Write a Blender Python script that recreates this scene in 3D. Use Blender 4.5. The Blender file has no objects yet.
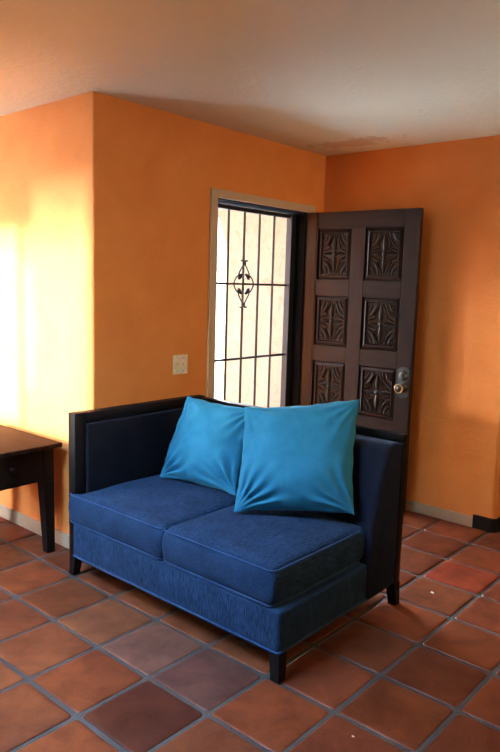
import bpy, bmesh, math, random
from mathutils import Vector, Matrix, noise as mnoise

random.seed(7)
S = bpy.context.scene
COL = S.collection
PI = math.pi

# ------------------------------------------------------------------ camera
cam = bpy.data.objects.new('camera', bpy.data.cameras.new('camera'))
COL.objects.link(cam)
_r = Vector((0.657, -0.753, 0.029)).normalized()
_f = Vector((0.749, 0.649, -0.135)).normalized()
_u = _r.cross(_f).normalized()
_r = _f.cross(_u).normalized()
cam.matrix_world = Matrix(((_r.x, _u.x, -_f.x, -1.6004), (_r.y, _u.y, -_f.y, -2.5056),
                           (_r.z, _u.z, -_f.z, 1.5139), (0, 0, 0, 1)))
cam.data.sensor_width = 36.0
cam.data.sensor_fit = 'AUTO'
cam.data.lens = 676.6 / 752 * 36.0
cam.data.clip_start = 0.02
S.camera = cam

# ------------------------------------------------------------------ world, sun, exposure
SKY_STRENGTH = 34.0
SUN_STRENGTH = 11.0
S.view_settings.view_transform = 'Standard'
S.view_settings.look = 'None'
S.view_settings.gamma = 1.0
S.view_settings.use_curve_mapping = False
S.view_settings.exposure = 1.08

W = bpy.data.worlds.new('sky')
S.world = W
W.use_nodes = True
wn = W.node_tree
wn.nodes.clear()
w_out = wn.nodes.new('ShaderNodeOutputWorld')
w_bg = wn.nodes.new('ShaderNodeBackground')
w_tc = wn.nodes.new('ShaderNodeTexCoord')
w_sep = wn.nodes.new('ShaderNodeSeparateXYZ')
w_rmp = wn.nodes.new('ShaderNodeValToRGB')
w_rmp.color_ramp.elements[0].position = 0.0
w_rmp.color_ramp.elements[0].color = (1.0, 0.96, 0.88, 1)
w_rmp.color_ramp.elements[1].position = 0.7
w_rmp.color_ramp.elements[1].color = (0.30, 0.60, 1.15, 1)
_e = w_rmp.color_ramp.elements.new(0.28)
_e.color = (0.80, 0.90, 1.0, 1)
wn.links.new(w_tc.outputs['Generated'], w_sep.inputs[0])
wn.links.new(w_sep.outputs['Z'], w_rmp.inputs[0])
wn.links.new(w_rmp.outputs[0], w_bg.inputs['Color'])
w_bg.inputs['Strength'].default_value = SKY_STRENGTH
wn.links.new(w_bg.outputs[0], w_out.inputs[0])

SUN_DIR = Vector((0.8796, -0.4757, -math.tan(math.radians(4.6)))).normalized()   # direction the light travels
sun = bpy.data.objects.new('low_sun', bpy.data.lights.new('low_sun', 'SUN'))
COL.objects.link(sun)
sun.data.energy = SUN_STRENGTH
sun.data.angle = math.radians(3.2)
sun.data.color = (1.0, 0.98, 1.0)
sun.rotation_euler = SUN_DIR.to_track_quat('-Z', 'Y').to_euler()


def portal(name, loc, direction, sx, sz):
    l = bpy.data.lights.new(name, 'AREA')
    l.shape = 'RECTANGLE'   # portals only guide the sky's own light through the openings
    l.size, l.size_y = sx, sz
    l.cycles.is_portal = True
    o = bpy.data.objects.new(name, l)
    COL.objects.link(o)
    o.location = loc
    o.rotation_euler = Vector(direction).to_track_quat('-Z', 'Z').to_euler()


# window sizes (openings in the wall of windows at x = -2.6, out of the picture to the left)
WAX, WBX = -1.20, -2.60            # inner faces of the two window walls, left of the picture
WA = (0.90, 3.20, 0.75, 2.26)      # window beside the side table: y0 y1 z0 z1
SK = (-2.40, -0.93, -0.85, 0.70)  # unseen skylight, put in for top light on the sofa: x0 x1 y0 y1
portal('table_window_daylight', (WAX - 0.08, (WA[0] + WA[1]) / 2, (WA[2] + WA[3]) / 2), (1, 0, 0), WA[1] - WA[0], WA[3] - WA[2])
portal('skylight_daylight', ((SK[0] + SK[1]) / 2, (SK[2] + SK[3]) / 2, 3.31), (0, 0, -1), SK[1] - SK[0], SK[3] - SK[2])
portal('entry_daylight', (1.875, 0.60, 1.015), (0, -1, 0), 0.92, 2.03)


# ------------------------------------------------------------------ materials
class NT:
    def __init__(s, name):
        s.m = bpy.data.materials.new(name)
        s.m.use_nodes = True
        s.t = s.m.node_tree
        s.b = s.t.nodes['Principled BSDF']

    def n(s, typ, **kw):
        x = s.t.nodes.new(typ)
        for k, v in kw.items():
            if k in x.inputs.keys():
                x.inputs[k].default_value = v
            else:
                setattr(x, k, v)
        return x

    def l(s, a, b):
        s.t.links.new(a, b)

    def coord(s, scale=(1, 1, 1)):
        tc = s.n('ShaderNodeTexCoord')
        mp = s.n('ShaderNodeMapping')
        mp.inputs['Scale'].default_value = scale
        s.l(tc.outputs['Object'], mp.inputs[0])
        return mp.outputs[0]

    def noise(s, co, scale, detail=4, rough=0.55, dist=0.0):
        x = s.n('ShaderNodeTexNoise')
        x.inputs['Scale'].default_value = scale
        x.inputs['Detail'].default_value = detail
        x.inputs['Roughness'].default_value = rough
        x.inputs['Distortion'].default_value = dist
        s.l(co, x.inputs['Vector'])
        return x.outputs['Fac']

    def ramp(s, fac, stops):
        x = s.n('ShaderNodeValToRGB')
        els = x.color_ramp.elements
        while len(els) < len(stops):
            els.new(0.5)
        for e, (p, c) in zip(els, stops):
            e.position = p
            e.color = (*c, 1) if len(c) == 3 else c
        s.l(fac, x.inputs[0])
        return x.outputs[0]

    def mix(s, a, b, fac, mode='MIX'):
        x = s.n('ShaderNodeMix', data_type='RGBA', blend_type=mode)
        for sock, v in ((x.inputs[6], a), (x.inputs[7], b), (x.inputs[0], fac)):
            if isinstance(v, (int, float)):
                sock.default_value = v
            elif isinstance(v, tuple):
                sock.default_value = (*v, 1)
            else:
                s.l(v, sock)
        return x.outputs[2]

    def bump(s, h, strength, dist=0.01):
        x = s.n('ShaderNodeBump')
        x.inputs['Strength'].default_value = strength
        x.inputs['Distance'].default_value = dist
        s.l(h, x.inputs['Height'])
        s.l(x.outputs[0], s.b.inputs['Normal'])

    def set(s, **kw):
        for k, v in kw.items():
            k = k.replace('_', ' ')
            s.b.inputs[k].default_value = (*v, 1) if isinstance(v, tuple) else v


def mat_paint(name, dark, light, rough=0.6, bump=0.25, scale=55):
    k = NT(name)
    co = k.coord()
    k.l(k.ramp(k.noise(co, 3.5, 6, 0.6, 0.4), [(0.3, dark), (0.7, light)]), k.b.inputs['Base Color'])
    k.bump(k.noise(co, scale, 3, 0.6), bump, 0.012)
    k.set(Roughness=rough)
    k.b.inputs['Specular IOR Level'].default_value = 0.3
    return k.m


M = {}
M['orange'] = mat_paint('orange_wall_paint', (0.72, 0.232, 0.048), (0.80, 0.282, 0.066))
M['baseboard'] = mat_paint('tan_baseboard_paint', (0.42, 0.30, 0.19), (0.48, 0.35, 0.22), 0.45, 0.05)
M['casing'] = mat_paint('taupe_casing_paint', (0.50, 0.36, 0.23), (0.55, 0.40, 0.26), 0.45, 0.05)
M['white_paint'] = mat_paint('pale_window_paint', (0.6, 0.58, 0.54), (0.66, 0.64, 0.6), 0.5, 0.05)
M['plain_wall'] = mat_paint('dark_unseen_wall_paint', (0.13, 0.085, 0.055), (0.16, 0.105, 0.07))  # unseen walls, coloured dark to cut bounced light


def mat_ceiling():
    k = NT('textured_ceiling_paint')
    co = k.coord()
    n1 = k.noise(co, 16, 5, 0.6, 1.2)
    base = k.mix((0.78, 0.70, 0.46), (0.84, 0.76, 0.51), k.noise(co, 2.2, 4))
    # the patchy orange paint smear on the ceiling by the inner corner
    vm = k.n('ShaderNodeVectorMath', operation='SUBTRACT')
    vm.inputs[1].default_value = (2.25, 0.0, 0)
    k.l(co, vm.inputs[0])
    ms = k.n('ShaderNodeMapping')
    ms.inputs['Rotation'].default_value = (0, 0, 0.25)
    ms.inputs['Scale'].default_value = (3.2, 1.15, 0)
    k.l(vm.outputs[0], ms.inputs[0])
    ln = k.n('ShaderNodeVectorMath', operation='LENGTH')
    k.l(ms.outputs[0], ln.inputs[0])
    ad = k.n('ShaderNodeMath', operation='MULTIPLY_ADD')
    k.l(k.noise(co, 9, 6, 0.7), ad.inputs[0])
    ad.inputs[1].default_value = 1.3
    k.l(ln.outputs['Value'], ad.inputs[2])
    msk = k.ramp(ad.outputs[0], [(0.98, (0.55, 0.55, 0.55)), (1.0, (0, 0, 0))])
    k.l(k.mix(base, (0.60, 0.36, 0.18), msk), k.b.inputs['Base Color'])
    hm = k.ramp(n1, [(0.42, (0, 0, 0)), (0.58, (1, 1, 1))])
    k.bump(hm, 0.20, 0.010)
    k.set(Roughness=0.85)
    return k.m


M['ceiling'] = mat_ceiling()


def mat_tile():
    k = NT('saltillo_clay_tile')
    co = k.coord()
    at = k.n('ShaderNodeAttribute', attribute_name='tile_color')
    blotch = k.ramp(k.noise(co, 7, 6, 0.62, 0.6), [(0.25, (0.50, 0.44, 0.42)), (0.5, (0.95, 0.92, 0.9)), (0.78, (1.45, 1.38, 1.25))])
    c = k.mix(at.outputs['Color'], blotch, 1.0, 'MULTIPLY')
    fine = k.ramp(k.noise(co, 160, 3, 0.7), [(0.35, (0.8, 0.78, 0.78)), (0.6, (1.05, 1.05, 1.05))])
    c = k.mix(c, fine, 0.7, 'MULTIPLY')
    scuff = k.ramp(k.noise(co, 38, 5, 0.75, 1.5), [(0.66, (0, 0, 0)), (0.78, (0.35, 0.35, 0.35))])
    c = k.mix(c, (0.20, 0.13, 0.11), scuff)
    k.l(c, k.b.inputs['Base Color'])
    rg = k.ramp(k.noise(co, 11, 4, 0.6), [(0.3, (0.30, 0.30, 0.30)), (0.7, (0.47, 0.47, 0.47))])
    k.l(rg, k.b.inputs['Roughness'])
    k.bump(k.noise(co, 26, 5, 0.6), 0.22, 0.006)
    k.b.inputs['Specular IOR Level'].default_value = 0.18
    return k.m


M['tile'] = mat_tile()
M['grout'] = mat_paint('grey_grout', (0.045, 0.035, 0.027), (0.085, 0.066, 0.051), 0.85, 0.4, 160)


def mat_wood(name, dark, mid, rough=0.4, along=2, scale=14, bump=0.08, spec=0.5):
    k = NT(name)
    sc = [9, 9, 9]
    sc[along] = 0.8
    co = k.coord(tuple(sc))
    n = k.noise(co, scale / 4, 6, 0.6, 0.8)
    k.l(k.ramp(n, [(0.3, dark), (0.7, mid)]), k.b.inputs['Base Color'])
    k.bump(n, bump, 0.004)
    k.set(Roughness=rough)
    k.b.inputs['Specular IOR Level'].default_value = spec
    return k.m


M['door_upright'] = mat_wood('dark_carved_oak_upright', (0.006, 0.0035, 0.003), (0.036, 0.014, 0.009), 0.45, 2, 14, 0.1, 0.3)
M['door_cross'] = mat_wood('dark_carved_oak_cross', (0.006, 0.0035, 0.003), (0.036, 0.014, 0.009), 0.45, 0, 14, 0.1, 0.3)
M['door_carving'] = mat_wood('dark_carved_oak_carving', (0.005, 0.0035, 0.003), (0.022, 0.012, 0.009), 0.45, 2)
M['black_wood'] = mat_wood('espresso_wood', (0.005, 0.004, 0.004), (0.010, 0.007, 0.007), 0.5, 0, 12, 0.03, 0.12)
M['table_top'] = mat_wood('espresso_table_top', (0.008, 0.004, 0.003), (0.026, 0.012, 0.007), 0.55, 1, 16, 0.05, 0.06)
M['table_wood'] = mat_wood('espresso_table_wood', (0.005, 0.003, 0.0025), (0.011, 0.006, 0.0045), 0.5, 2, 12, 0.04, 0.12)
M['jamb'] = mat_wood('dark_jamb_wood', (0.004, 0.0045, 0.005), (0.010, 0.011, 0.012), 0.9, 2, 14, 0.05, 0.02)
M['dark_base'] = mat_wood('dark_base_board', (0.008, 0.006, 0.005), (0.016, 0.011, 0.009), 0.7, 0, 14, 0.05, 0.1)


def mat_denim(name, dark, light, rough=0.9, axis=2, sheen=0.10):
    k = NT(name)
    sc = [1, 1, 1]
    sc[axis] = 0.09
    co = k.coord(tuple(sc))
    n = k.noise(co, 330, 3, 0.75)
    wide = k.noise(k.coord(), 9, 4, 0.6)
    c = k.ramp(n, [(0.32, dark), (0.68, light)])
    c = k.mix(c, k.ramp(wide, [(0.3, (0.78, 0.78, 0.8)), (0.7, (1.18, 1.18, 1.16))]), 1.0, 'MULTIPLY')
    k.l(c, k.b.inputs['Base Color'])
    k.bump(n, 0.2, 0.002)
    k.set(Roughness=rough)
    k.b.inputs['Sheen Weight'].default_value = sheen
    k.b.inputs['Sheen Roughness'].default_value = 0.4
    k.b.inputs['Sheen Tint'].default_value = (0.35, 0.55, 1.0, 1)
    k.b.inputs['Specular IOR Level'].default_value = 0.06
    return k.m


M['denim'] = mat_denim('navy_upholstery', (0.003, 0.0065, 0.017), (0.028, 0.062, 0.128))
M['denim_top'] = mat_denim('navy_upholstery_seat', (0.003, 0.0065, 0.017), (0.028, 0.062, 0.128), axis=0)
M['denim_arm_shade'] = mat_denim('arm_shade_upholstery', (0.006, 0.006, 0.008), (0.016, 0.015, 0.018), sheen=0.1)  # same sofa fabric, with the shade inside the arm put into its colour
M['denim_back_shade'] = mat_denim('back_shade_upholstery', (0.005, 0.006, 0.012), (0.018, 0.021, 0.038), sheen=0.12)  # same sofa fabric, darkened for the shade on the back pad
M['piping'] = mat_denim('navy_piping', (0.014, 0.035, 0.085), (0.035, 0.075, 0.16), sheen=0.15)


def mat_velvet():
    k = NT('teal_velvet')
    co = k.coord()
    n = k.noise(co, 9, 5, 0.6, 0.5)
    k.l(k.ramp(n, [(0.3, (0.016, 0.148, 0.250)), (0.7, (0.028, 0.202, 0.330))]), k.b.inputs['Base Color'])
    k.bump(k.noise(co, 260, 2, 0.6), 0.12, 0.002)
    k.set(Roughness=0.85)
    k.b.inputs['Sheen Weight'].default_value = 0.35
    k.b.inputs['Sheen Roughness'].default_value = 0.35
    k.b.inputs['Sheen Tint'].default_value = (0.3, 0.75, 0.95, 1)
    k.b.inputs['Specular IOR Level'].default_value = 0.15
    return k.m


M['velvet'] = mat_velvet()


def mat_simple(name, col, rough=0.5, metal=0.0, var=0.12):
    k = NT(name)
    n = k.noise(k.coord(), 40, 3)
    lo = tuple(c * (1 - var) for c in col)
    hi = tuple(min(1, c * (1 + var)) for c in col)
    k.l(k.ramp(n, [(0.3, lo), (0.7, hi)]), k.b.inputs['Base Color'])
    k.set(Roughness=rough, Metallic=metal)
    return k.m


M['iron'] = mat_simple('black_wrought_iron', (0.012, 0.012, 0.013), 0.5, 0.3)
M['bronze'] = mat_simple('aged_bronze', (0.085, 0.095, 0.095), 0.38, 0.7)
M['brass'] = mat_simple('worn_brass', (0.50, 0.34, 0.13), 0.3, 1.0)
M['plate'] = mat_simple('almond_plastic', (0.74, 0.64, 0.46), 0.45)
M['screw'] = mat_simple('dull_steel', (0.16, 0.13, 0.10), 0.5, 0.5)
M['paper'] = mat_simple('white_paper', (0.75, 0.72, 0.68), 0.8)
M['hedge'] = mat_paint('dark_green_hedge', (0.015, 0.03, 0.01), (0.04, 0.06, 0.02), 0.9, 0.6, 20)
M['porch_tile'] = mat_paint('porch_clay_floor', (0.20, 0.10, 0.05), (0.26, 0.13, 0.065), 0.8, 0.2, 30)
M['concrete'] = mat_paint('pale_concrete', (0.50, 0.46, 0.40), (0.58, 0.54, 0.47), 0.9, 0.2, 30)


def mat_stucco():
    k = NT('cream_porch_stucco')
    co = k.coord()
    n = k.noise(co, 6, 7, 0.65, 1.6)
    k.l(k.ramp(n, [(0.34, (0.235, 0.19, 0.125)), (0.46, (0.275, 0.232, 0.158)), (0.7, (0.30, 0.255, 0.175))]), k.b.inputs['Base Color'])
    k.bump(k.noise(co, 30, 5, 0.65, 0.8), 0.5, 0.02)
    k.set(Roughness=0.95)
    return k.m


M['stucco'] = mat_stucco()


def mat_screen(name, cover):
    k = NT(name)
    tr = k.n('ShaderNodeBsdfTransparent')
    df = k.n('ShaderNodeBsdfDiffuse')
    df.inputs['Color'].default_value = (0.05, 0.05, 0.05, 1)
    mx = k.n('ShaderNodeMixShader')
    mx.inputs[0].default_value = cover
    k.l(tr.outputs[0], mx.inputs[1])
    k.l(df.outputs[0], mx.inputs[2])
    k.l(mx.outputs[0], k.t.nodes['Material Output'].inputs['Surface'])
    return k.m


M['screen'] = mat_screen('sun_dimmer_sheet', 0.35)
M['top_fade'] = mat_screen('top_light_fade_sheet', 0.38)
M['dense_sun_dimmer'] = mat_screen('dense_sun_dimmer_sheet', 0.945)


# ------------------------------------------------------------------ mesh helpers
def bx(lo, hi, bev=0.0, seg=2, bm=None):
    """axis-aligned box (bevelled) added to bm"""
    t = bmesh.new()
    lo, hi = Vector(lo), Vector(hi)
    bmesh.ops.create_cube(t, size=1.0)
    for v in t.verts:
        v.co = Vector(((v.co.x + .5) * (hi.x - lo.x) + lo.x, (v.co.y + .5) * (hi.y - lo.y) + lo.y, (v.co.z + .5) * (hi.z - lo.z) + lo.z))
    if bev:
        bmesh.ops.bevel(t, geom=list(t.edges), offset=bev, segments=seg, profile=0.5, affect='EDGES')
    return merge(bm, t)


def merge(bm, t):
    if bm is None:
        return t
    me = bpy.data.meshes.new('tmp')
    t.to_mesh(me)
    bm.from_mesh(me)
    bpy.data.meshes.remove(me)
    t.free()
    return bm


def prism(poly, z0, z1, bm=None, bev=0.0, axis='z'):
    t = bmesh.new()
    def P(a, b, c):
        return (a, b, c) if axis == 'z' else ((a, c, b) if axis == 'y' else (c, a, b))
    lo = [t.verts.new(P(a, b, z0)) for a, b in poly]
    hi = [t.verts.new(P(a, b, z1)) for a, b in poly]
    t.faces.new(lo[::-1])
    t.faces.new(hi)
    n = len(poly)
    for i in range(n):
        t.faces.new((lo[i], lo[(i + 1) % n], hi[(i + 1) % n], hi[i]))
    bmesh.ops.recalc_face_normals(t, faces=t.faces)
    if bev:
        bmesh.ops.bevel(t, geom=list(t.edges), offset=bev, segments=2, profile=0.5, affect='EDGES')
    return merge(bm, t)


def tube(pts, rad, n=8, bm=None, closed=False):
    t = bmesh.new()
    pts = [Vector(p) for p in pts]
    N = len(pts)
    rs = rad if isinstance(rad, (list, tuple)) else [rad] * N
    rings = []
    ref = None
    for i, p in enumerate(pts):
        a = pts[i - 1] if (i > 0 or closed) else pts[i]
        b = pts[(i + 1) % N] if (i < N - 1 or closed) else pts[i]
        d = (b - a).normalized()
        if ref is None:
            ref = Vector((0, 0, 1)) if abs(d.z) < 0.9 else Vector((1, 0, 0))
        x = d.cross(ref).normalized()
        y = x.cross(d).normalized()
        ref = y
        rings.append([t.verts.new(p + (x * math.cos(2 * PI * k / n) + y * math.sin(2 * PI * k / n)) * rs[i]) for k in range(n)])
    for i in range(N if closed else N - 1):
        A, B = rings[i], rings[(i + 1) % N]
        for k in range(n):
            t.faces.new((A[k], A[(k + 1) % n], B[(k + 1) % n], B[k]))
    if not closed:
        t.faces.new(rings[0][::-1])
        t.faces.new(rings[-1])
    bmesh.ops.recalc_face_normals(t, faces=t.faces)
    for f in t.faces:
        f.smooth = True
    return merge(bm, t)


def lathe(profile, n=28, bm=None, mat=None):
    """profile of (radius, height) turned about z, then moved by mat"""
    t = bmesh.new()
    rings = []
    for r, h in profile:
        if r < 1e-6:
            rings.append([t.verts.new((0, 0, h))])
        else:
            rings.append([t.verts.new((r * math.cos(2 * PI * k / n), r * math.sin(2 * PI * k / n), h)) for k in range(n)])
    for A, B in zip(rings, rings[1:]):
        for k in range(n):
            k2 = (k + 1) % n
            if len(A) == 1 and len(B) == 1:
                continue
            if len(A) == 1:
                t.faces.new((A[0], B[k], B[k2]))
            elif len(B) == 1:
                t.faces.new((A[k], A[k2], B[0]))
            else:
                t.faces.new((A[k], A[k2], B[k2], B[k]))
    bmesh.ops.recalc_face_normals(t, faces=t.faces)
    for f in t.faces:
        f.smooth = True
    if mat is not None:
        bmesh.ops.transform(t, matrix=mat, verts=t.verts)
    return merge(bm, t)


def taper_leg(bot, top, z0, z1, bm=None, bev=0.003):
    """four-sided tapering leg: bot/top = (x0,x1,y0,y1)"""
    t = bmesh.new()
    def ring(r, z):
        return [t.verts.new((r[0], r[2], z)), t.verts.new((r[1], r[2], z)), t.verts.new((r[1], r[3], z)), t.verts.new((r[0], r[3], z))]
    A, B = ring(bot, z0), ring(top, z1)
    t.faces.new(A[::-1])
    t.faces.new(B)
    for i in range(4):
        t.faces.new((A[i], A[(i + 1) % 4], B[(i + 1) % 4], B[i]))
    bmesh.ops.recalc_face_normals(t, faces=t.faces)
    bmesh.ops.bevel(t, geom=list(t.edges), offset=bev, segments=2, profile=0.5, affect='EDGES')
    return merge(bm, t)


def obj(name, bm, mats, parent=None, origin=(0, 0, 0), smooth=False, angle=35):
    """link bm as ONE mesh object; bm is in world axes and is shifted so that 'origin' becomes the local zero"""
    me = bpy.data.meshes.new(name)
    o = Vector(origin)
    if o.length:
        bmesh.ops.translate(bm, vec=-o, verts=bm.verts)
    bm.to_mesh(me)
    bm.free()
    for m in (mats if isinstance(mats, (list, tuple)) else [mats]):
        me.materials.append(m)
    if smooth:
        me.polygons.foreach_set('use_smooth', [True] * len(me.polygons))
        me.set_sharp_from_angle(angle=math.radians(angle))
    ob = bpy.data.objects.new(name, me)
    COL.objects.link(ob)
    if parent is not None:
        ob.parent = parent
    else:
        ob.location = o
    return ob


def tag(o, label, cat, group=None, kind=None):
    o['label'] = label
    o['category'] = cat
    if group:
        o['group'] = group
    if kind:
        o['kind'] = kind
    return o


def thing(name, label, cat, loc=(0, 0, 0), rotz=0.0, group=None, kind=None):
    o = bpy.data.objects.new(name, None)
    o.empty_display_size = 0.1
    COL.objects.link(o)
    o.location = loc
    o.rotation_euler = (0, 0, rotz)
    return tag(o, label, cat, group, kind)


def struct(name, bm, m, label=None, cat=None, **kw):
    o = obj(name, bm, m, **kw)
    o['kind'] = 'structure'
    if label:
        o['label'] = label
        o['category'] = cat
    return o


# ------------------------------------------------------------------ setting: room shell
H = 2.44
XL, YE, XR = 0.522, 0.42, 2.54          # left facet plane, entry wall plane, right wall plane
YC = -1.0                                # outer corner of the right wall
T = 0.3218                               # tile pitch


def floor_mesh():
    bm = bmesh.new()
    lay = bm.loops.layers.float_color.new('tile_color')
    bx((-2.74, -5.3, -0.10), (5.1, 0.56, -0.006), bm=bm)
    bx((-2.74, 0.56, -0.10), (0.66, 3.7, -0.006), bm=bm)
    for f in bm.faces:
        f.material_index = 1
    rnd = random.Random(11)
    special = {(3, 5): (0.210, 0.036, 0.016), (2, -1): (0.072, 0.019, 0.010), (1, 0): (0.150, 0.062, 0.038), (2, 0): (0.112, 0.044, 0.030), (0, 0): (0.170, 0.056, 0.023)}
    g = 0.0085
    # (i, j): i counts towards the camera side (-y), j away (+x); node (i, j) sits at x = j*T, y = -i*T
    for i in range(-12, 17):
        for j in range(-9, 16):
            x0, x1 = j * T + g, (j + 1) * T - g
            y1, y0 = -i * T - g, -(i + 1) * T + g
            if y1 > 0.56 and x0 > 0.60:
                continue
            if x0 < -2.74 or x1 > 5.1 or y0 < -5.3 or y1 > 3.7:
                continue
            b = rnd.choice([(0.172, 0.041, 0.016), (0.194, 0.046, 0.016), (0.155, 0.037, 0.015), (0.189, 0.052, 0.020), (0.166, 0.044, 0.018), (0.217, 0.048, 0.015)])
            v = rnd.uniform(0.70, 0.97)
            c = special.get((i, j), tuple(q * v for q in b))
            # soft cushion-edged clay slab: outline rings stepping in and up
            ta, tb = rnd.uniform(-0.0035, 0.0035), rnd.uniform(-0.0035, 0.0035)
            wob = [rnd.uniform(-0.0016, 0.0016) for _ in range(4)]
            cx, cy = (x0 + x1) / 2, (y0 + y1) / 2
            hx, hy = (x1 - x0) / 2, (y1 - y0) / 2
            rings = []
            for inset, z in ((0.0, -0.012), (0.0005, -0.0045), (0.0035, -0.0016), (0.009, -0.0004), (0.03, 0.0)):
                ring = []
                rr = 0.016
                for ci, (sx, sy) in enumerate(((1, 1), (-1, 1), (-1, -1), (1, -1))):
                    for k in range(4):
                        a = ci * PI / 2 + k / 3 * PI / 2
                        px = cx + sx * (hx - rr - inset + wob[ci]) + math.cos(a) * rr
                        py = cy + sy * (hy - rr - inset + wob[ci]) + math.sin(a) * rr
                        ring.append(bm.verts.new((px, py, z + (px - cx) * ta + (py - cy) * tb - 0.0006)))
                rings.append(ring)
            n = len(rings[0])
            fs = []
            for A, B in zip(rings, rings[1:]):
                for k in range(n):
                    fs.append(bm.faces.new((A[k], A[(k + 1) % n], B[(k + 1) % n], B[k])))
            fs.append(bm.faces.new(rings[-1]))
            for f in fs:
                f.smooth = True
                f.material_index = 0
                for lp in f.loops:
                    lp[lay] = (*c, 1.0)
    return bm


fl = struct('floor', floor_mesh(), [M['tile'], M['grout']], 'square terracotta clay tile floor with grey grout', 'floor')

bm = bx((-2.8, -5.3, H), (SK[0], 0.85, H + 0.25))
bx((SK[1], -5.3, H), (5.1, 0.56, H + 0.25), bm=bm)
bx((SK[0], -5.3, H), (SK[1], SK[2], H + 0.25), bm=bm)
bx((SK[0], SK[3], H), (SK[1], 0.85, H + 0.25), bm=bm)
bx((SK[1], 0.56, H), (0.66, 0.85, H + 0.25), bm=bm)
bx((-2.8, 0.85, H), (0.66, 3.7, H + 0.25), bm=bm)
zc0, zc1 = H + 0.25, H + 0.85      # unseen skylight curb, raised to keep low-angle light off the right wall
bx((SK[0] - 0.1, SK[2] - 0.1, zc0), (SK[0], SK[3] + 0.1, zc1), bm=bm)
bx((SK[1], SK[2] - 0.1, zc0), (SK[1] + 0.1, SK[3] + 0.1, zc1), bm=bm)
bx((SK[0], SK[2] - 0.1, zc0), (SK[1], SK[2], zc1), bm=bm)
bx((SK[0], SK[3], zc0), (SK[1], SK[3] + 0.1, zc1), bm=bm)
struct('ceiling', bm, M['ceiling'], 'beige textured ceiling', 'ceiling')

# entry wall with the doorway
DX0, DX1, DH = 1.415, 2.335, 2.03
bm = bx((XL + 0.14, YE, -0.05), (DX0, YE + 0.14, H))
bx((DX1, YE, -0.05), (XR + 0.14, YE + 0.14, H), bm=bm)
bx((DX0, YE, DH), (DX1, YE + 0.14, H), bm=bm)
struct('wall_entry', bm, M['orange'], 'orange wall holding the open front doorway', 'wall')
# the facet on the left that catches the daylight (its outer corner slightly rounded)
bm = prism([(XL, 3.6), (XL, YE + 0.008), (XL + 0.003, YE + 0.002), (XL + 0.010, YE), (XL + 0.14, YE), (XL + 0.14, 3.6)], -0.05, H)
struct('wall_left', bm, M['orange'], 'bright wall left of the outer corner, behind the side table', 'wall')
# right wall with its rounded outer corner, and the return beyond it
pl = [(XR, YE)]
r = 0.035
for k in range(7):
    a = PI + k / 6 * PI / 2
    pl.append((XR + r + math.cos(a) * r, YC + r + math.sin(a) * r))
pl += [(XR + 0.14, YC), (XR + 0.14, YE)]
struct('wall_right', prism(pl, -0.05, H), M['orange'], 'orange wall behind the open carved door', 'wall', smooth=True)
struct('wall_return', bx((XR + 0.14, YC, -0.05), (5.0, YC + 0.14, H)), M['orange'], 'orange wall turning away at the right edge', 'wall')
struct('wall_east', bx((5.0, -5.2, -0.05), (5.1, YC + 0.14, H)), M['plain_wall'])
struct('wall_south', bx((-2.74, -5.3, -0.05), (5.1, -5.2, H)), M['plain_wall'])
struct('wall_north', bx((-2.74, 3.6, -0.05), (XL + 0.14, 3.7, H)), M['orange'])
bm = bmesh.new()
bx((WBX - 0.14, -5.2, -0.05), (WBX, 0.85, H), bm=bm)
struct('wall_west', bm, M['plain_wall'])
bm = bx((WAX - 0.14, 0.85, -0.05), (WAX, WA[0], H))
bx((WAX - 0.14, WA[1], -0.05), (WAX, 3.6, H), bm=bm)
bx((WAX - 0.14, WA[0], -0.05), (WAX, WA[1], WA[2]), bm=bm)
bx((WAX - 0.14, WA[0], WA[3]), (WAX, WA[1], H), bm=bm)
bx((WBX - 0.14, 0.85, -0.05), (WAX - 0.14, 0.99, H), bm=bm)
struct('wall_bay', bm, M['plain_wall'])


def window(name, w, x, splits):
    e = bpy.data.objects.new(name, None)
    COL.objects.link(e)
    e['kind'] = 'structure'
    e.location = (x - 0.07, w[0], w[2])
    b = bmesh.new()
    f = 0.04
    a0, a1 = x - 0.10, x - 0.04
    bx((a0, w[0], w[2]), (a1, w[0] + f, w[3]), bm=b)
    bx((a0, w[1] - f, w[2]), (a1, w[1], w[3]), bm=b)
    bx((a0, w[0] + f, w[2]), (a1, w[1] - f, w[2] + f), bm=b)
    bx((a0, w[0] + f, w[3] - f), (a1, w[1] - f, w[3]), bm=b)
    for s in splits:
        bx((a0, s - 0.009, w[2] + f), (a1, s + 0.009, w[3] - f), bm=b)
    obj('window_frame', b, M['white_paint'], e, e.location)
    return e


wa = window('window_1', WA, WAX, [1.41, 2.10])
# unseen sheets added over the window to dim the sun, with a gap
def screen(name, m, rects, x):
    b = bmesh.new()
    for (y0, y1, z0, z1) in rects:
        q = [b.verts.new(c) for c in ((x, y0, z0), (x, y1, z0), (x, y1, z1), (x, y0, z1))]
        b.faces.new(q)
    obj(name, b, m, wa, wa.location)


zb, zt = WA[2] + 0.04, WA[3] - 0.04
screen('added_sun_dimmer', M['screen'], ((1.42, 1.945, zb, zt), (1.945, 2.088, zb, 1.02), (1.945, 2.088, 1.75, 2.0)), WAX - 0.06)
obj('added_sun_blocker', bx((WAX - 0.09, 1.97, 1.97), (WAX - 0.05, WA[1] - 0.04, zt), 0.004), M['white_paint'], wa, wa.location)  # unseen panel added to shade the upper left of the bright wall
screen('dense_sun_dimmer', M['dense_sun_dimmer'], ((WA[0] + 0.04, 1.40, zb, zt),), WAX - 0.06)  # denser added sheet, dims the sun that reaches the right wall

# unseen overlapping layers, added to fade the window light towards the top
for k, z in enumerate((1.84, 1.94, 2.04, 2.14)):
    screen('top_light_fade', M['top_fade'], ((WA[0] + 0.02, WA[1] - 0.02, z, WA[3]),), WAX - 0.03 + 0.006 * k)

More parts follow.
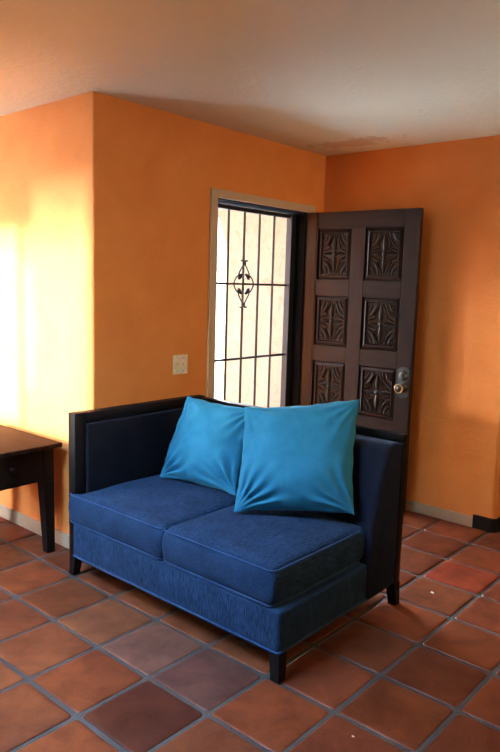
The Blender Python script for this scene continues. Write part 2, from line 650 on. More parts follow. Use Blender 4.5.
# baseboards
def board(poly, h=0.075):
    return prism(poly, 0.0, h, bev=0.003)
struct('baseboard_left', bx((XL - 0.014, YE - 0.014, -0.002), (XL, 3.6, 0.078), 0.004), M['baseboard'], 'tan baseboard under the bright left wall', 'baseboard')
struct('baseboard_entry', bx((XL + 0.001, YE - 0.014, -0.002), (DX0 - 0.06, YE, 0.078), 0.004), M['baseboard'])
bm = bx((XR - 0.014, -0.86, -0.002), (XR, YE, 0.072), 0.004)
bx((DX1 + 0.125, YE - 0.014, -0.002), (XR - 0.014, YE, 0.072), 0.004, bm=bm)
struct('baseboard_right', bm, M['baseboard'], 'tan baseboard under the orange right wall', 'baseboard')
pl = [(XR, -0.862), (XR - 0.016, -0.862)]
r2 = 0.05
for k in range(7):
    a = PI + k / 6 * PI / 2
    pl.append((XR - 0.016 + r2 + math.cos(a) * r2, YC - 0.016 + r2 + math.sin(a) * r2))
pl += [(4.9, YC - 0.016), (4.9, YC), (XR + r, YC)]
for k in range(5, -1, -1):
    a = PI + k / 6 * PI / 2
    pl.append((XR + r + math.cos(a) * r, YC + r + math.sin(a) * r))
struct('baseboard_corner', prism(pl, -0.002, 0.085), M['dark_base'], 'dark baseboard wrapping the rounded wall corner', 'baseboard')

# doorway casing (painted) and dark jamb
struct('trim_1', bx((DX0 - 0.052, YE - 0.016, 0.0), (DX0 + 0.004, YE, DH + 0.045), 0.003), M['casing'], 'painted casing on the left of the doorway', 'door casing')
struct('trim_2', bx((DX0 + 0.004, YE - 0.016, DH - 0.006), (2.425, YE, DH + 0.045), 0.003), M['casing'], 'painted casing across the top of the doorway', 'door casing')
_b = bx((2.385, YE - 0.016, 0.0), (2.425, YE, DH - 0.006), 0.003)
bx((2.3385, YE - 0.002, 0.0), (2.385, YE, DH - 0.006), bm=_b)
struct('trim_3', _b, M['casing'], 'painted casing behind the open door', 'door casing')
bm = bx((DX0, YE - 0.002, 0.0), (DX0 + 0.02, YE + 0.155, DH))
bx((DX1 - 0.012, YE - 0.002, 0.0), (DX1 + 0.003, YE + 0.155, DH), bm=bm)
bx((DX0 + 0.02, YE + 0.002, DH - 0.012), (DX1 - 0.02, YE + 0.155, DH), bm=bm)
struct('trim_4', bm, M['jamb'], 'dark jamb lining the front doorway', 'door jamb')
struct('trim_5', bx((DX0 + 0.02, YE + 0.0, -0.006), (DX1 - 0.02, YE + 0.16, 0.02), 0.005), M['jamb'], 'dark threshold of the front doorway', 'threshold')

# ------------------------------------------------------------------ outside: ground, porch wall with an arch
struct('floor_porch', bx((0.7, 0.57, -0.25), (5.1, 2.6, -0.02)), M['porch_tile'], 'terracotta porch floor outside the doorway', 'floor')
bm = bx((-30, 3.75, -0.25), (40, 40, -0.1))
bx((0.7, 2.6, -0.25), (40, 3.75, -0.1), bm=bm)
bx((5.26, 0.57, -0.25), (40, 2.6, -0.1), bm=bm)
bx((-30, -40, -0.25), (-2.85, 3.75, -0.1), bm=bm)
bx((5.15, -40, -0.25), (40, 0.57, -0.1), bm=bm)
struct('ground', bm, M['concrete'], 'pale concrete outside the doorway', 'ground')
struct('wall_sky_blocker', bx((5.1, 0.56, -0.1), (5.25, 2.2, 2.75)), M['stucco'])  # unseen wall added to close the porch against sky light
struct('porch_sky_blocker', bx((0.70, 0.60, 2.75), (5.25, 2.2, 2.9)), M['stucco'])  # unseen slab added to cut sky light at the doorway
ax, az, ar = 2.42, 1.6, 1.03
pl = [(ax + ar, -0.12), (9.0, -0.12), (9.0, 3.6), (0.9, 3.6), (0.9, -0.12), (ax - ar, -0.12)]
for k in range(33):
    a = PI - k / 32 * PI
    pl.append((ax + ar * math.cos(a), az + ar * math.sin(a)))
struct('wall_porch', prism(pl, 2.2, 2.5, axis='y'), M['stucco'], 'cream stucco porch wall with an arch, seen through the doorway', 'wall')

# ------------------------------------------------------------------ carved front door, swung into the room
d_ang = math.atan2(-0.434 - 0.43, 2.39 - 2.336)
door = thing('door_1', 'dark carved wooden front door standing open, with six visible panels and bronze hardware', 'door', (2.336, 0.43, 0.0), d_ang, kind='structure')
DL, DT = 0.866, 0.044
cols = [(0.110, 0.377), (0.482, 0.760)]
rows = [(1.560, 1.910), (1.0975, 1.4475), (0.635, 0.985), (0.172, 0.522)]
# stiles
b = bx((0.0, 0.0, 0.012), (0.0985, DT, 2.02), 0.002, 1)
bx((0.1005, 0.0, 0.012), (0.110, DT, 2.02), 0.001, 1, b)
obj('stile', b, M['door_upright'], door)
obj('stile', bx((0.377, 0.0, 0.172), (0.482, DT, 1.910), 0.002, 1), M['door_upright'], door)
obj('stile', bx((0.760, 0.0, 0.012), (DL, DT, 2.02), 0.002, 1), M['door_upright'], door)
edges = [0.012, 0.172, 0.522, 0.635, 0.985, 1.0975, 1.4475, 1.560, 1.910, 2.02]
obj('rail', bx((0.110, 0.0005, edges[0]), (0.760, DT, edges[1]), 0.002, 1), M['door_cross'], door)
obj('rail', bx((0.110, 0.0005, edges[8]), (0.760, DT, edges[9]), 0.002, 1), M['door_cross'], door)
for k in (2, 4, 6):
    b = bx((0.110, 0.0005, edges[k]), (0.377, DT, edges[k + 1]), 0.002, 1)
    bx((0.482, 0.0005, edges[k]), (0.760, DT, edges[k + 1]), 0.002, 1, b)
    obj('rail', b, M['door_cross'], door)


def ridge(bm, p, q, w, h, y0):
    """a pointed leaf-shaped carved ridge from p to q in the panel plane (x, z), standing up towards -y"""
    t = bmesh.new()
    p, q = Vector(p), Vector(q)
    d = (q - p)
    nrm = Vector((-d.y, d.x)).normalized()
    N = 7
    L, Rr, C = [], [], []
    for k in range(N):
        s = k / (N - 1)
        ww = w * (math.sin(PI * min(1, s ** 0.75)) ** 0.8 if 0 < s < 1 else 0.0) + 0.0004
        c = p + d * s
        L.append(t.verts.new((c.x + nrm.x * ww, y0, c.y + nrm.y * ww)))
        Rr.append(t.verts.new((c.x - nrm.x * ww, y0, c.y - nrm.y * ww)))
        C.append(t.verts.new((c.x, y0 - h * (0.35 + 0.65 * math.sin(PI * s)), c.y)))
    for k in range(N - 1):
        t.faces.new((L[k], C[k], C[k + 1], L[k + 1]))
        t.faces.new((C[k], Rr[k], Rr[k + 1], C[k + 1]))
    bmesh.ops.recalc_face_normals(t, faces=t.faces)
    merge(bm, t)


def carved_panel(w, h):
    """local: x 0..w, z 0..h; sloping moulding then the carved field"""
    b = bmesh.new()
    steps = [(0.0, 0.024), (0.007, 0.024), (0.009, 0.013), (0.027, 0.003), (0.031, 0.003), (0.034, 0.017)]
    rings = []
    for ins, y in steps:
        rings.append([b.verts.new(c) for c in ((ins, y, ins), (w - ins, y, ins), (w - ins, y, h - ins), (ins, y, h - ins))])
    for A, B in zip(rings, rings[1:]):
        for k in range(4):
            b.faces.new((A[k], A[(k + 1) % 4], B[(k + 1) % 4], B[k]))
    b.faces.new(rings[-1])
    back = [b.verts.new(c) for c in ((0, 0.034, 0), (w, 0.034, 0), (w, 0.034, h), (0, 0.034, h))]
    b.faces.new(back)
    for k in range(4):
        b.faces.new((rings[0][k], back[k], back[(k + 1) % 4], rings[0][(k + 1) % 4]))
    bmesh.ops.recalc_face_normals(b, faces=b.faces)
    return b


def carving(w, h):
    b = bmesh.new()
    y0 = 0.0175
    ins = 0.036
    cx, cz = w / 2, h / 2
    fx, fz = w / 2 - ins, h / 2 - ins
    # four-point star
    for sx, sz, f in ((0, 1, 0.93), (0, -1, 0.93), (1, 0, 0.95), (-1, 0, 0.95)):
        L = fz * f if sz else fx * f
        ridge(b, (cx + sx * 0.012, cz + sz * 0.012), (cx + sx * L, cz + sz * L), 0.0175 if sz else 0.0150, 0.016, y0)
    for sx in (-1, 1):
        for sz in (-1, 1):
            # paired side leaves and S-shaped scroll work in each corner
            ridge(b, (cx + sx * fx * 0.13, cz + sz * fz * 0.97), (cx + sx * fx * 0.50, cz + sz * fz * 0.36), 0.0085, 0.013, y0)
            ridge(b, (cx + sx * fx * 0.98, cz + sz * fz * 0.10), (cx + sx * fx * 0.36, cz + sz * fz * 0.30), 0.0070, 0.012, y0)
            ridge(b, (cx + sx * fx * 0.30, cz + sz * fz * 0.26), (cx + sx * fx * 0.70, cz + sz * fz * 0.60), 0.0055, 0.010, y0)
            for (ox, oz, r0, a0, a1, th) in ((1.0, 1.0, 0.72, 180, 270, 0.005), (1.0, 1.0, 0.42, 175, 275, 0.0045)):
                pts = []
                for k in range(11):
                    a = math.radians(a0 + (a1 - a0) * k / 10)
                    px = fx * (ox + r0 * math.cos(a) * 0.9)
                    pz = fz * (oz + r0 * math.sin(a) * 0.9)
                    pts.append((cx + sx * px, y0 - 0.004, cz + sz * pz))
                tube(pts, [0.002 + th * math.sin(PI * k / 10) for k in range(11)], 6, b)
            # little spiral curl near the corner
            pts = []
            for k in range(15):
                a = math.radians(200 + 36 * k)
                rr = 0.017 * (1 - k / 18)
                pts.append((cx + sx * (fx * 0.80 + rr * math.cos(a)), y0 - 0.002, cz + sz * (fz * 0.82 + rr * math.sin(a))))
            tube(pts, 0.0032, 6, b)
    lathe([(0.018, 0.0), (0.017, 0.006), (0.012, 0.012), (0.006, 0.015), (0.0, 0.016)], 16, b,
          Matrix.Translation((cx, y0, cz)) @ Matrix.Rotation(PI / 2, 4, 'X'))
    # thin bead round the field
    tube([(cx - fx, y0 - 0.002, cz - fz), (cx + fx, y0 - 0.002, cz - fz), (cx + fx, y0 - 0.002, cz + fz), (cx - fx, y0 - 0.002, cz + fz)], 0.003, 6, b, True)
    return b


for (c0, c1) in cols:
    w_, h_ = c1 - c0, 0.35
    pm = cv = None
    for (z0, z1) in rows:
        if pm is None:
            o = obj('carved_panel', carved_panel(w_, h_), M['door_upright'], door)
            c = obj('carving', carving(w_, h_), M['door_carving'], o)
            pm, cv = o.data, c.data
        else:
            o = bpy.data.objects.new('carved_panel', pm)
            COL.objects.link(o)
            o.parent = door
            c = bpy.data.objects.new('carving', cv)
            COL.objects.link(c)
            c.parent = o
        o.location = (c0, 0, z0)
# hardware: clipped plate, dead bolt, knob (they stand towards local -y)
pc, pw, p0, p1, cl = 0.818, 0.041, 0.797, 1.003, 0.020
b = prism([(pc - pw, p0 + cl), (pc - pw + cl, p0), (pc + pw - cl, p0), (pc + pw, p0 + cl), (pc + pw, p1 - cl), (pc + pw - cl, p1), (pc - pw + cl, p1), (pc - pw, p1 - cl)], -0.006, 0.001, axis='y', bev=0.0015)
bp_ = obj('back_plate', b, M['bronze'], door)
bp_['label'] = 'aged bronze plate with clipped corners'
RX = Matrix.Rotation(PI / 2, 4, 'X')
b = lathe([(0.031, 0.0), (0.031, 0.004), (0.027, 0.010), (0.024, 0.020), (0.016, 0.023), (0.0, 0.023)], 28, None, Matrix.Translation((pc, -0.005, 0.944)) @ RX)
bx((pc - 0.003, -0.0305, 0.934), (pc + 0.003, -0.027, 0.954), 0.0005, 1, b)
obj('deadbolt_cylinder', b, M['bronze'], door)
b = lathe([(0.034, 0.0), (0.033, 0.006), (0.024, 0.010), (0.014, 0.014), (0.013, 0.034), (0.020, 0.040), (0.028, 0.048), (0.031, 0.056), (0.030, 0.066), (0.0265, 0.070), (0.0235, 0.070)], 32, None, Matrix.Translation((pc, -0.005, 0.868)) @ RX)
kn = obj('knob', b, M['bronze'], door)
obj('knob_ring', lathe([(0.0300, 0.064), (0.0312, 0.067), (0.0295, 0.0725), (0.0255, 0.0735), (0.0235, 0.071)], 32, None, Matrix.Translation((pc, -0.005, 0.868)) @ RX), M['brass'], kn)
obj('keyhole_disc', lathe([(0.024, 0.069), (0.020, 0.0705), (0.010, 0.0715), (0.008, 0.075), (0.0, 0.075)], 24, None, Matrix.Translation((pc, -0.005, 0.868)) @ RX), M['bronze'], kn)

# ------------------------------------------------------------------ wrought iron security gate in the doorway
GY = 0.53
gate = thing('security_gate', 'black wrought iron gate closed across the bright front doorway', 'gate', (1.875, GY, 0.03))
G = gate.location
gx0, gx1, gz0, gz1 = 1.442, 2.322, 0.03, 2.008
b = bx((gx0, GY - 0.016, gz0), (gx0 + 0.032, GY + 0.016, gz1), 0.002, 1)
bx((gx1 - 0.054, GY - 0.034, gz0), (gx1, GY + 0.016, gz1), 0.002, 1, b)
bx((gx0 + 0.032, GY - 0.014, gz1 - 0.026), (gx1 - 0.054, GY + 0.014, gz1), 0.002, 1, b)
bx((gx0 + 0.032, GY - 0.014, gz0), (gx1 - 0.054, GY + 0.014, gz0 + 0.032), 0.002, 1, b)
obj('gate_frame', b, M['iron'], gate, G)
for x in (1.650, 1.8035, 1.957, 2.113):
    obj('bar', bx((x - 0.006, GY - 0.006, gz0 + 0.032), (x + 0.006, GY + 0.006, gz1 - 0.026), 0.001, 1), M['iron'], gate, G)
for z in (1.511, 1.012):
    obj('crossbar', bx((gx0 + 0.032, GY - 0.0095, z - 0.007), (gx1 - 0.054, GY + 0.0095, z + 0.007), 0.001, 1), M['iron'], gate, G)
b = bmesh.new()
ox, oz = 1.8035, 1.511
yf = GY - 0.008


def spl(pts, n=10):
    """Catmull-Rom through pts"""
    P = [Vector(p) for p in pts]
    P = [P[0] * 2 - P[1]] + P + [P[-1] * 2 - P[-2]]
    out = []
    for i in range(1, len(P) - 2):
        for k in range(n):
            t = k / n
            a, b_, c, d = P[i - 1], P[i], P[i + 1], P[i + 2]
            out.append(0.5 * ((2 * b_) + (c - a) * t + (2 * a - 5 * b_ + 4 * c - d) * t * t + (-a + 3 * b_ - 3 * c + d) * t ** 3))
    out.append(P[-2])
    return out


for sx in (-1, 1):
    for sz in (-1, 1):
        q = [(0.009, 0.128), (0.030, 0.100), (0.050, 0.070), (0.048, 0.052), (0.040, 0.046)]
        tube(spl([(ox + sx * a, yf, oz + sz * c) for a, c in q], 6), 0.0048, 6, b)
        q = [(0.030, 0.056), (0.052, 0.058), (0.078, 0.040), (0.093, 0.016), (0.096, 0.0)]
        tube(spl([(ox + sx * a, yf, oz + sz * c) for a, c in q], 6), 0.0048, 6, b)
        q = [(0.012, 0.058), (0.022, 0.062), (0.034, 0.052), (0.044, 0.036), (0.056, 0.034)]
        tube(spl([(ox + sx * a, yf, oz + sz * c) for a, c in q], 5), [0.005 + 0.006 * math.sin(PI * k / 20) for k in range(21)], 6, b)
        q = [(0.044, 0.062), (0.052, 0.052), (0.060, 0.046)]
        tube(spl([(ox + sx * a, yf, oz + sz * c) for a, c in q], 5), 0.0085, 6, b)
        # flared tips top and bottom
        q = [(0.004, 0.125), (0.010, 0.146), (0.022, 0.155), (0.034, 0.152)]
        tube(spl([(ox + sx * a, yf, oz + sz * c) for a, c in q], 5), [0.0075 - 0.003 * k / 15 for k in range(16)], 6, b)
for sz in (-1, 1):
    bx((ox - 0.013, yf - 0.008, oz + sz * 0.132 - 0.011), (ox + 0.013, yf + 0.008, oz + sz * 0.132 + 0.011), 0.004, 2, b)
obj('scroll_ornament', b, M['iron'], gate, G)
obj('hinge_pin', bx((DX0 + 0.002, 0.452, 0.86), (DX0 + 0.016, 0.512, 0.915), 0.002, 1), M['iron'], gate, G)

# ------------------------------------------------------------------ light switch plate
sw = thing('switch_plate', 'almond double light switch plate on the orange wall left of the doorway', 'light switch', (1.138, YE, 1.028))
L0 = sw.location
obj('cover_plate', bx((1.080, YE - 0.006, 0.970), (1.196, YE, 1.086), 0.002, 2), M['plate'], sw, L0)
for x in (1.115, 1.161):
    b = bx((x - 0.006, YE - 0.0075, 1.015), (x + 0.006, YE - 0.0045, 1.041), 0.0006, 1)
    prism([(YE - 0.006, 1.020), (YE - 0.017, 1.034), (YE - 0.015, 1.039), (YE - 0.006, 1.034)], x - 0.004, x + 0.004, b, axis='x')
    obj('toggle', b, M['plate'], sw, L0)
    for z in (0.990, 1.066):
        obj('screw', lathe([(0.0032, 0.0), (0.003, 0.0012), (0.0, 0.0016)], 10, None, Matrix.Translation((x, YE - 0.006, z)) @ RX), M['screw'], sw, L0)

# ------------------------------------------------------------------ sofa (one-armed section; its back towards the doorway)
sofa = thing('loveseat', 'dark blue two-seat sofa section with one arm and a black wooden frame', 'sofa', (0.785, -0.34, 0.0))
SO = sofa.location
SX0, SX1, SY0, SY1 = 0.314, 1.245, -1.035, 0.365
ZT = 0.842


def cushion(x0, x1, y0, y1, z0, z1, r=0.03, crown=0.03, ear=None, nx=26, ny=30, nz=8, sag=0.0, seed=0):
    """puffy seat cushion: a box grid with rounded edges, a crowned top, and an optional ear (xlimit, ymax) of a T shape"""
    b = bmesh.new()
    nodes = {}
    def node(i, j, k):
        key = (i, j, k)
        if key in nodes:
            return nodes[key]
        u, v, w = i / nx, j / ny, k / nz
        # cluster nodes towards the edges so the roundings are smooth
        def cl(t):
            return 0.5 - 0.5 * math.cos(PI * t) if True else t
        u, v, w = cl(u), cl(v), cl(w)
        lx, ly, lz = x1 - x0, y1 - y0, z1 - z0
        p = Vector((x0 + lx * u, y0 + ly * v, z0 + lz * w))
        c = Vector((min(max(p.x, x0 + r), x1 - r), min(max(p.y, y0 + r), y1 - r), min(max(p.z, z0 + r), z1 - r)))
        d = p - c
        if d.length > 1e-6 and sum(abs(q) > 1e-6 for q in d) > 1:
            m_ = max(abs(d.x), abs(d.y), abs(d.z))
            p = c + d * (m_ / d.length)
        g = (4 * u * (1 - u)) ** 0.45 * (4 * v * (1 - v)) ** 0.45
        if w > 0.5:
            p.z += crown * g * (w - 0.5) * 2
        bulge = 0.010 * (4 * w * (1 - w))
        p.x += bulge * (2 * u - 1) * (1 if abs(2 * u - 1) > 0.95 else 0)
        p.y += bulge * (2 * v - 1) * (1 if abs(2 * v - 1) > 0.95 else 0)
        q = Vector((p.x * 4 + seed, p.y * 4, p.z * 4))
        p.z += 0.005 * mnoise.noise(q * 1.3) * (w > 0.4)
        p.x += 0.004 * mnoise.noise(q * 1.7 + Vector((9, 0, 0)))
        if ear and p.x < ear[0] and v > 0.6:
            p.y += (ear[1] - y1) * min(1, (v - 0.6) / 0.4)
        nodes[key] = b.verts.new(p)
        return nodes[key]
    for i in range(nx):
        for j in range(ny):
            b.faces.new((node(i, j, nz), node(i + 1, j, nz), node(i + 1, j + 1, nz), node(i, j + 1, nz)))
            b.faces.new((node(i, j, 0), node(i, j + 1, 0), node(i + 1, j + 1, 0), node(i + 1, j, 0)))
    for k in range(nz):
        for j in range(ny):
            b.faces.new((node(0, j, k), node(0, j, k + 1), node(0, j + 1, k + 1), node(0, j + 1, k)))
            b.faces.new((node(nx, j, k), node(nx, j + 1, k), node(nx, j + 1, k + 1), node(nx, j, k + 1)))
        for i in range(nx):
            b.faces.new((node(i, 0, k), node(i + 1, 0, k), node(i + 1, 0, k + 1), node(i, 0, k + 1)))
            b.faces.new((node(i, ny, k), node(i, ny, k + 1), node(i + 1, ny, k + 1), node(i + 1, ny, k)))
    bmesh.ops.recalc_face_normals(b, faces=b.faces)
    return b


# wooden arm frame: front post (running down into the leg), top rail, rear post, thin outer panel
ay0, ay1 = 0.308, SY1
b = bx((0.327, ay0, 0.10), (0.392, ay1, ZT + 0.006), 0.003)
bx((0.392, ay0, ZT - 0.050), (SX1 - 0.055, ay1, ZT + 0.004), 0.003, 2, b)
bx((0.392, ay1 - 0.012, 0.10), (SX1 - 0.055, ay1 - 0.002, ZT - 0.050), 0.0, 2, b)
bx((SX1 - 0.055, ay0, 0.10), (SX1, ay1, ZT + 0.002), 0.003, 2, b)
obj('arm_frame', b, M['black_wood'], sofa, SO, True)
# padded panel inside the arm
obj('arm_pad', bx((0.3925, 0.290, 0.24), (SX1 - 0.056, 0.340, ZT - 0.0505), 0.010, 3), M['denim_arm_shade'], sofa, SO, True)
# wooden back frame: top rail, posts, panel
b = bx((SX1 - 0.045, SY0, ZT - 0.040), (SX1, ay0 - 0.001, ZT - 0.004), 0.003)
bx((SX1 - 0.045, SY0, 0.085), (SX1, SY0 + 0.045, ZT - 0.041), 0.003, 2, b)
bx((SX1 - 0.014, SY0 + 0.046, 0.085), (SX1 - 0.002, ay0 - 0.001, ZT - 0.041), 0.0, 2, b)
obj('back_frame', b, M['black_wood'], sofa, SO, True)


# upholstered back pad, raked front, soft rolled top edge; extruded along y with the photograph's rake
def back_pad():
    t = bmesh.new()
    prof = [(0.955, 0.115), (0.948, 0.30), (0.962, 0.44), (0.995, 0.56), (1.030, 0.68), (1.052, 0.745), (1.068, 0.778), (1.088, 0.797), (1.115, 0.806), (1.150, 0.808), (1.185, 0.804), (1.198, 0.796), (1.199, 0.70), (1.199, 0.40), (1.199, 0.115)]
    y0, y1 = SY0 + 0.004, 0.270
    N = 40
    rings = []
    for k in range(N + 1):
        s = k / N
        e = 0.5 - 0.5 * math.cos(PI * s)
        y = y0 + (y1 - y0) * e
        d = min(y - y0, y1 - y)
        f = 1 - (1 - min(1, d / 0.016)) ** 2
        ins = 0.012 * (1 - f)
        ring = []
        for i, (px, pz) in enumerate(prof):
            cxx, czz = 1.10, 0.45
            qx = px + (ins if px < 1.15 else 0)
            qz = pz - (ins if pz > 0.5 else 0)
            qx += 0.005 * mnoise.noise(Vector((y * 5, pz * 5, 3.0))) * (px < 1.1)
            ring.append(t.verts.new((qx, y, qz)))
        rings.append(ring)
    n = len(prof)
    for A, B in zip(rings, rings[1:]):
        for i in range(n):
            t.faces.new((A[i], A[(i + 1) % n], B[(i + 1) % n], B[i]))
    t.faces.new(rings[0])
    t.faces.new(rings[-1][::-1])
    bmesh.ops.recalc_face_normals(t, faces=t.faces)
    return t


obj('back_pad', back_pad(), M['denim_back_shade'], sofa, SO, True, 50)
# upholstered seat deck with a thin wooden plinth under it
b = bx((SX0, SY0 + 0.006, 0.112), (0.952, SY1 - 0.048, 0.285), 0.016, 4)
dk = obj('seat_deck', b, M['denim'], sofa, SO, True)
PZ = 0.117
obj('piping', tube([(0.95, SY0 + 0.006, PZ), (SX0 + 0.012, SY0 + 0.006, PZ), (SX0 + 0.003, SY0 + 0.010, PZ), (SX0, SY0 + 0.02, PZ), (SX0, SY1 - 0.055, PZ)], 0.0045, 8), M['piping'], dk, SO)
obj('plinth', bx((SX0 + 0.03, SY0 + 0.03, 0.084), (SX1 - 0.03, SY1 - 0.03, 0.1115), 0.002, 1), M['black_wood'], sofa, SO)
# seat cushions (the one by the arm has an ear in front of the post), piping round the top edge
ym = -0.366
c1 = obj('seat_cushion', cushion(0.312, 0.985, ym + 0.003, 0.288, 0.284, 0.442, 0.030, 0.020, (0.326, SY1 - 0.024), seed=1), M['denim_top'], sofa, SO, True, 60)
c2 = obj('seat_cushion', cushion(0.312, 0.985, SY0 + 0.042, ym - 0.003, 0.284, 0.440, 0.030, 0.024, seed=5), M['denim_top'], sofa, SO, True, 60)
for (cc, y0, y1) in ((c1, ym + 0.004, SY1 - 0.022), (c2, SY0 + 0.042, ym - 0.003)):
    for z in (0.4330, 0.2925):
        pts = [(0.93, y0 - 0.001, z), (0.35, y0 - 0.001, z), (0.330, y0 + 0.004, z), (0.3165, y0 + 0.016, z)]
        pts += [(0.3130, y0 + 0.03 + (y1 - 0.02 - y0 - 0.03) * k / 8, z) for k in range(9)]
        pts += [(0.318, y1 - 0.006, z), (0.327, y1, z)]
        obj('piping', tube(pts, 0.0042, 8), M['piping'], cc, SO)
# legs
for (x0, y0, fx, fy) in ((SX0 + 0.001, SY0 + 0.001, 1, 1), (SX1 - 0.052, SY0 - 0.002, -1, 1), (0.328, SY1 - 0.053, 1, -1), (SX1 - 0.056, SY1 - 0.056, -1, -1)):
    s = 0.052
    x1, y1 = x0 + s, y0 + s
    bot = (x0 + (-0.004 if fx > 0 else 0.014), x1 - (0.014 if fx > 0 else 0.0), y0 + (-0.006 if fy > 0 else 0.014), y1 - (0.014 if fy > 0 else 0.0))
    obj('leg', taper_leg(bot, (x0, x1, y0, y1), 0.0, 0.1115), M['black_wood'], sofa, SO)


# ------------------------------------------------------------------ pillows
def pillow(c, yaw, lean, roll, w, h, t, seed, ears):
    # ears: how far each corner (TL, TR, BR, BL) is pulled along the pillow's own right and up axes
    nh = Vector((math.cos(yaw), math.sin(yaw), 0))
    r0 = Vector((-math.sin(yaw), math.cos(yaw), 0))
    n = nh * math.cos(lean) + Vector((0, 0, 1)) * math.sin(lean)
    u = Vector((0, 0, 1)) * math.cos(lean) - nh * math.sin(lean)
    r = r0 * math.cos(roll) + u * math.sin(roll)
    u = -r0 * math.sin(roll) + u * math.cos(roll)
    b = bmesh.new()
    N = 72
    def P(i, j, side):
        a, d = -1 + 2 * i / N, -1 + 2 * j / N
        a, d = math.sin(a * PI / 2), math.sin(d * PI / 2)
        px = a * w / 2 * (1 - 0.06 * (1 - d * d) ** 0.9 * abs(a) ** 1.5)
        pz = d * h / 2 * (1 - 0.06 * (1 - a * a) ** 0.9 * abs(d) ** 1.5)
        for (sa, sd), (er, eu) in zip(((-1, 1), (1, 1), (1, -1), (-1, -1)), ears):
            k_ = ((1 + sa * a) / 2 * (1 + sd * d) / 2) ** 1.4
            px += er * k_
            pz += eu * k_
        e = max(0, (1 - a * a)) * max(0, (1 - d * d))
        th = t / 2 * (e ** 0.56) * (1.0 + 0.16 * (-d) * (1 - a * a))
        # fabric creases: radiating from the lower corners, plus puckers along the seam
        rim = 1 - min(1 - abs(a), 1 - abs(d))
        amp = 0.0
        for (qx, qz, ph, k_) in ((-1, -1, seed, 15), (1, -1, seed + 2, 13), (1, 1, seed + 4, 11), (-1, 1, seed + 5, 11)):
            ang = math.atan2(d - qz, a - qx)
            dist = math.hypot(a - qx, d - qz)
            amp += 0.011 * math.sin(1.4 * k_ * ang + ph + 2.0 * mnoise.noise(Vector((a * 2, d * 2, seed + qx)))) * math.exp(-((dist - 0.45) / 0.38) ** 2) * (1.15 if qz < 0 else 0.5)
        q = Vector((a * 1.6 + seed, d * 1.6, seed * 2.0 + side))
        amp += 0.012 * mnoise.noise(q) + 0.0035 * mnoise.noise(q * 2.6)
        amp += 0.0035 * math.sin((a if abs(d) > abs(a) else d) * 30 + seed + 3 * mnoise.noise(q * 3)) * max(0, rim - 0.8) * 5
        th = th + amp * min(1, e * 5) 
        px += 0.006 * mnoise.noise(Vector((d * 4.0, seed, 1.0 * (a > 0)))) * max(0, abs(a) - 0.6) * 2.5
        pz += 0.006 * mnoise.noise(Vector((a * 4.0, seed + 7, 1.0 * (d > 0)))) * max(0, abs(d) - 0.6) * 2.5
        wav = 0.006 * mnoise.noise(Vector((a * 2.2, d * 2.2, seed + 20)))
        return c + r * px + u * pz + n * (side * th + wav)
    front, back = {}, {}
    for i in range(N + 1):
        for j in range(N + 1):
            front[i, j] = b.verts.new(P(i, j, 1))
            back[i, j] = front[i, j] if i in (0, N) or j in (0, N) else b.verts.new(P(i, j, -1))
    for i in range(N):
        for j in range(N):
            b.faces.new((front[i, j], front[i + 1, j], front[i + 1, j + 1], front[i, j + 1]))
            try:
                b.faces.new((back[i, j], back[i, j + 1], back[i + 1, j + 1], back[i + 1, j]))
            except ValueError:
                pass
    bmesh.ops.recalc_face_normals(b, faces=b.faces)
    return b, c - u * (h / 2)


b, o_ = pillow(Vector((0.896, -0.055, 0.676)), 3.239, 0.37, 0.02, 0.475, 0.47, 0.21, 1.3, ((0.03, 0.0), (0.035, -0.02), (0.02, 0.0), (-0.025, 0.005)))
p1 = tag(obj('throw_pillow', b, M['velvet'], None, o_, True, 80), 'teal velvet pillow in the sofa corner nearest the wooden arm', 'pillow', 'teal velvet pillows on the sofa')
b, o_ = pillow(Vector((0.865, -0.666, 0.721)), 3.656, 0.46, 0.045, 0.552, 0.533, 0.25, 4.1, ((0.015, -0.028), (0.012, 0.022), (0.0, 0.015), (0.0, 0.0)))
p2 = tag(obj('throw_pillow', b, M['velvet'], None, o_, True, 80), 'larger, paler teal velvet pillow at the open armless end of the sofa', 'pillow', 'teal velvet pillows on the sofa')

# ------------------------------------------------------------------ side table
tb = thing('side_table', 'dark brown wooden side table with tapering legs and a small drawer, by the bright wall', 'table', (0.18, 0.98, 0.0), math.radians(1.0))
TO = tb.location
tx0, tx1, ty0, ty1, tz = -0.128, 0.468, 0.632, 1.335, 0.622
obj('table_top', bx((tx0, ty0, tz - 0.026), (tx1, ty1, tz), 0.006, 3), M['table_top'], tb, TO, True)
lx0, lx1, ly0, ly1 = tx0 + 0.035, tx1 - 0.035, ty0 + 0.030, ty1 - 0.030
b = bx((lx1 - 0.020, ly0 + 0.06, 0.415), (lx1 - 0.004, ly1 - 0.06, tz - 0.026), 0.001, 1)
bx((lx0 + 0.004, ly0 + 0.06, 0.415), (lx0 + 0.020, ly1 - 0.06, tz - 0.026), 0.001, 1, b)
bx((lx0 + 0.066, ly1 - 0.020, 0.415), (lx1 - 0.066, ly1 - 0.004, tz - 0.026), 0.001, 1, b)
bx((lx0 + 0.066, ly0 + 0.010, 0.415), (lx1 - 0.066, ly0 + 0.022, tz - 0.026), 0.001, 1, b)
obj('apron', b, M['table_wood'], tb, TO)
dr = obj('drawer', bx((lx0 + 0.070, ly0 + 0.003, 0.425), (lx1 - 0.070, ly0 + 0.010, tz - 0.034), 0.002, 2), M['table_wood'], tb, TO)
kb = lathe([(0.007, 0.0), (0.006, 0.010), (0.011, 0.015), (0.014, 0.021), (0.011, 0.027), (0.0, 0.029)], 20, None, Matrix.Translation(((lx0 + lx1) / 2, ly0 + 0.003, 0.520)) @ RX)
obj('knob', kb, M['table_wood'], dr, TO)
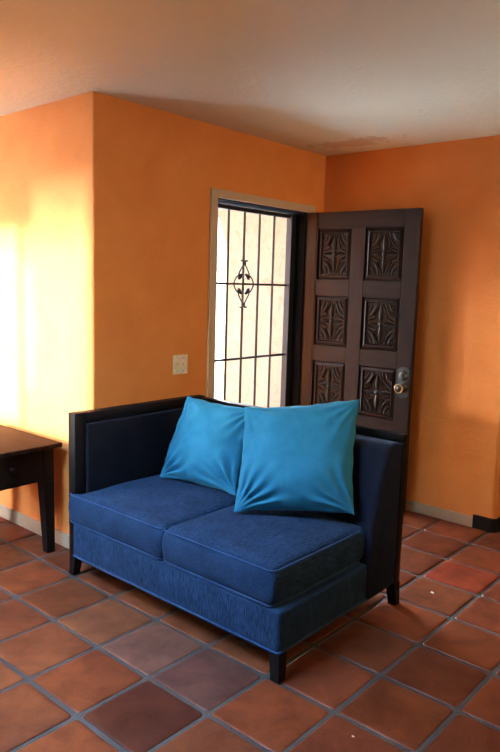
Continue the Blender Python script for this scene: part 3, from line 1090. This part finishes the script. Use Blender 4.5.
for ix in (0, 1):
    for iy in (0, 1):
        s, e = 0.066, 0.048
        X0 = lx1 - s if ix else lx0
        Y0 = ly1 - s if iy else ly0
        top = (X0, X0 + s, Y0, Y0 + s)
        bot = (X0 + (s - e if ix else 0), X0 + (s if ix else e), Y0 + (s - e if iy else 0), Y0 + (s if iy else e))
        b = bx((top[0], top[2], 0.41), (top[1], top[3], tz - 0.026), 0.002, 1)
        taper_leg(bot, top, 0.0, 0.41, b, 0.002)
        obj('leg', b, M['table_wood'], tb, TO)

# ------------------------------------------------------------------ unseen fill light added behind the camera for the door wall
LP = Vector((2.2, -4.3, 0.0))
lamp = thing('added_fill_lamp', 'added unseen fill light above a wide bronze bowl', 'lamp', LP)
TL_ = Matrix.Translation(LP)
obj('base', lathe([(0.0, 0.0), (0.15, 0.0), (0.15, 0.012), (0.13, 0.022), (0.03, 0.035), (0.0, 0.035)], 32, None, TL_), M['bronze'], lamp, LP)
obj('pole', lathe([(0.0, 0.03), (0.013, 0.03), (0.013, 1.70), (0.0, 1.70)], 16, None, TL_), M['bronze'], lamp, LP)
obj('fill_bowl', lathe([(0.02, 1.69), (0.08, 1.705), (0.15, 1.75), (0.20, 1.82), (0.196, 1.82), (0.146, 1.756), (0.078, 1.712), (0.0, 1.70)], 40, None, TL_), M['bronze'], lamp, LP)
ll = bpy.data.objects.new('lamp_light', bpy.data.lights.new('lamp_light', 'POINT'))
COL.objects.link(ll)
ll.data.shadow_soft_size = 0.05
ll.data.energy = 88.0
ll.data.color = (1.0, 0.76, 0.48)
ll.parent = lamp
ll.location = (0, 0, 1.88)      # bulb just above the rim: the bowl keeps its light off the floor

# ------------------------------------------------------------------ scraps of paper on the tiles
def scrap(cx, cy, s, a, label):
    t = bmesh.new()
    pts = [(-1, -0.5, 0.002), (-0.2, -0.8, 0.004), (0.9, -0.4, 0.001), (1.0, 0.3, 0.005), (0.1, 0.8, 0.002), (-0.8, 0.4, 0.006)]
    ca, sa = math.cos(a), math.sin(a)
    vs = [t.verts.new((cx + (x * ca - y * sa) * s, cy + (x * sa + y * ca) * s, z + 0.001)) for x, y, z in pts]
    c = t.verts.new((cx, cy, 0.007))
    for i in range(6):
        t.faces.new((vs[i], vs[(i + 1) % 6], c))
    bs = bmesh.ops.extrude_face_region(t, geom=list(t.faces))
    bmesh.ops.translate(t, vec=(0, 0, -0.0008), verts=[v for v in bs['geom'] if isinstance(v, bmesh.types.BMVert)])
    bmesh.ops.recalc_face_normals(t, faces=t.faces)
    return tag(obj('paper_scrap', t, M['paper'], None, (cx, cy, 0)), label, 'scrap', 'paper scraps on the floor')


scrap(1.458, -1.109, 0.011, 0.4, 'small white paper scrap on the tiles beyond the sofa end')
scrap(0.246, -1.415, 0.005, 1.2, 'tiny pale crumb on the tile in front of the sofa')
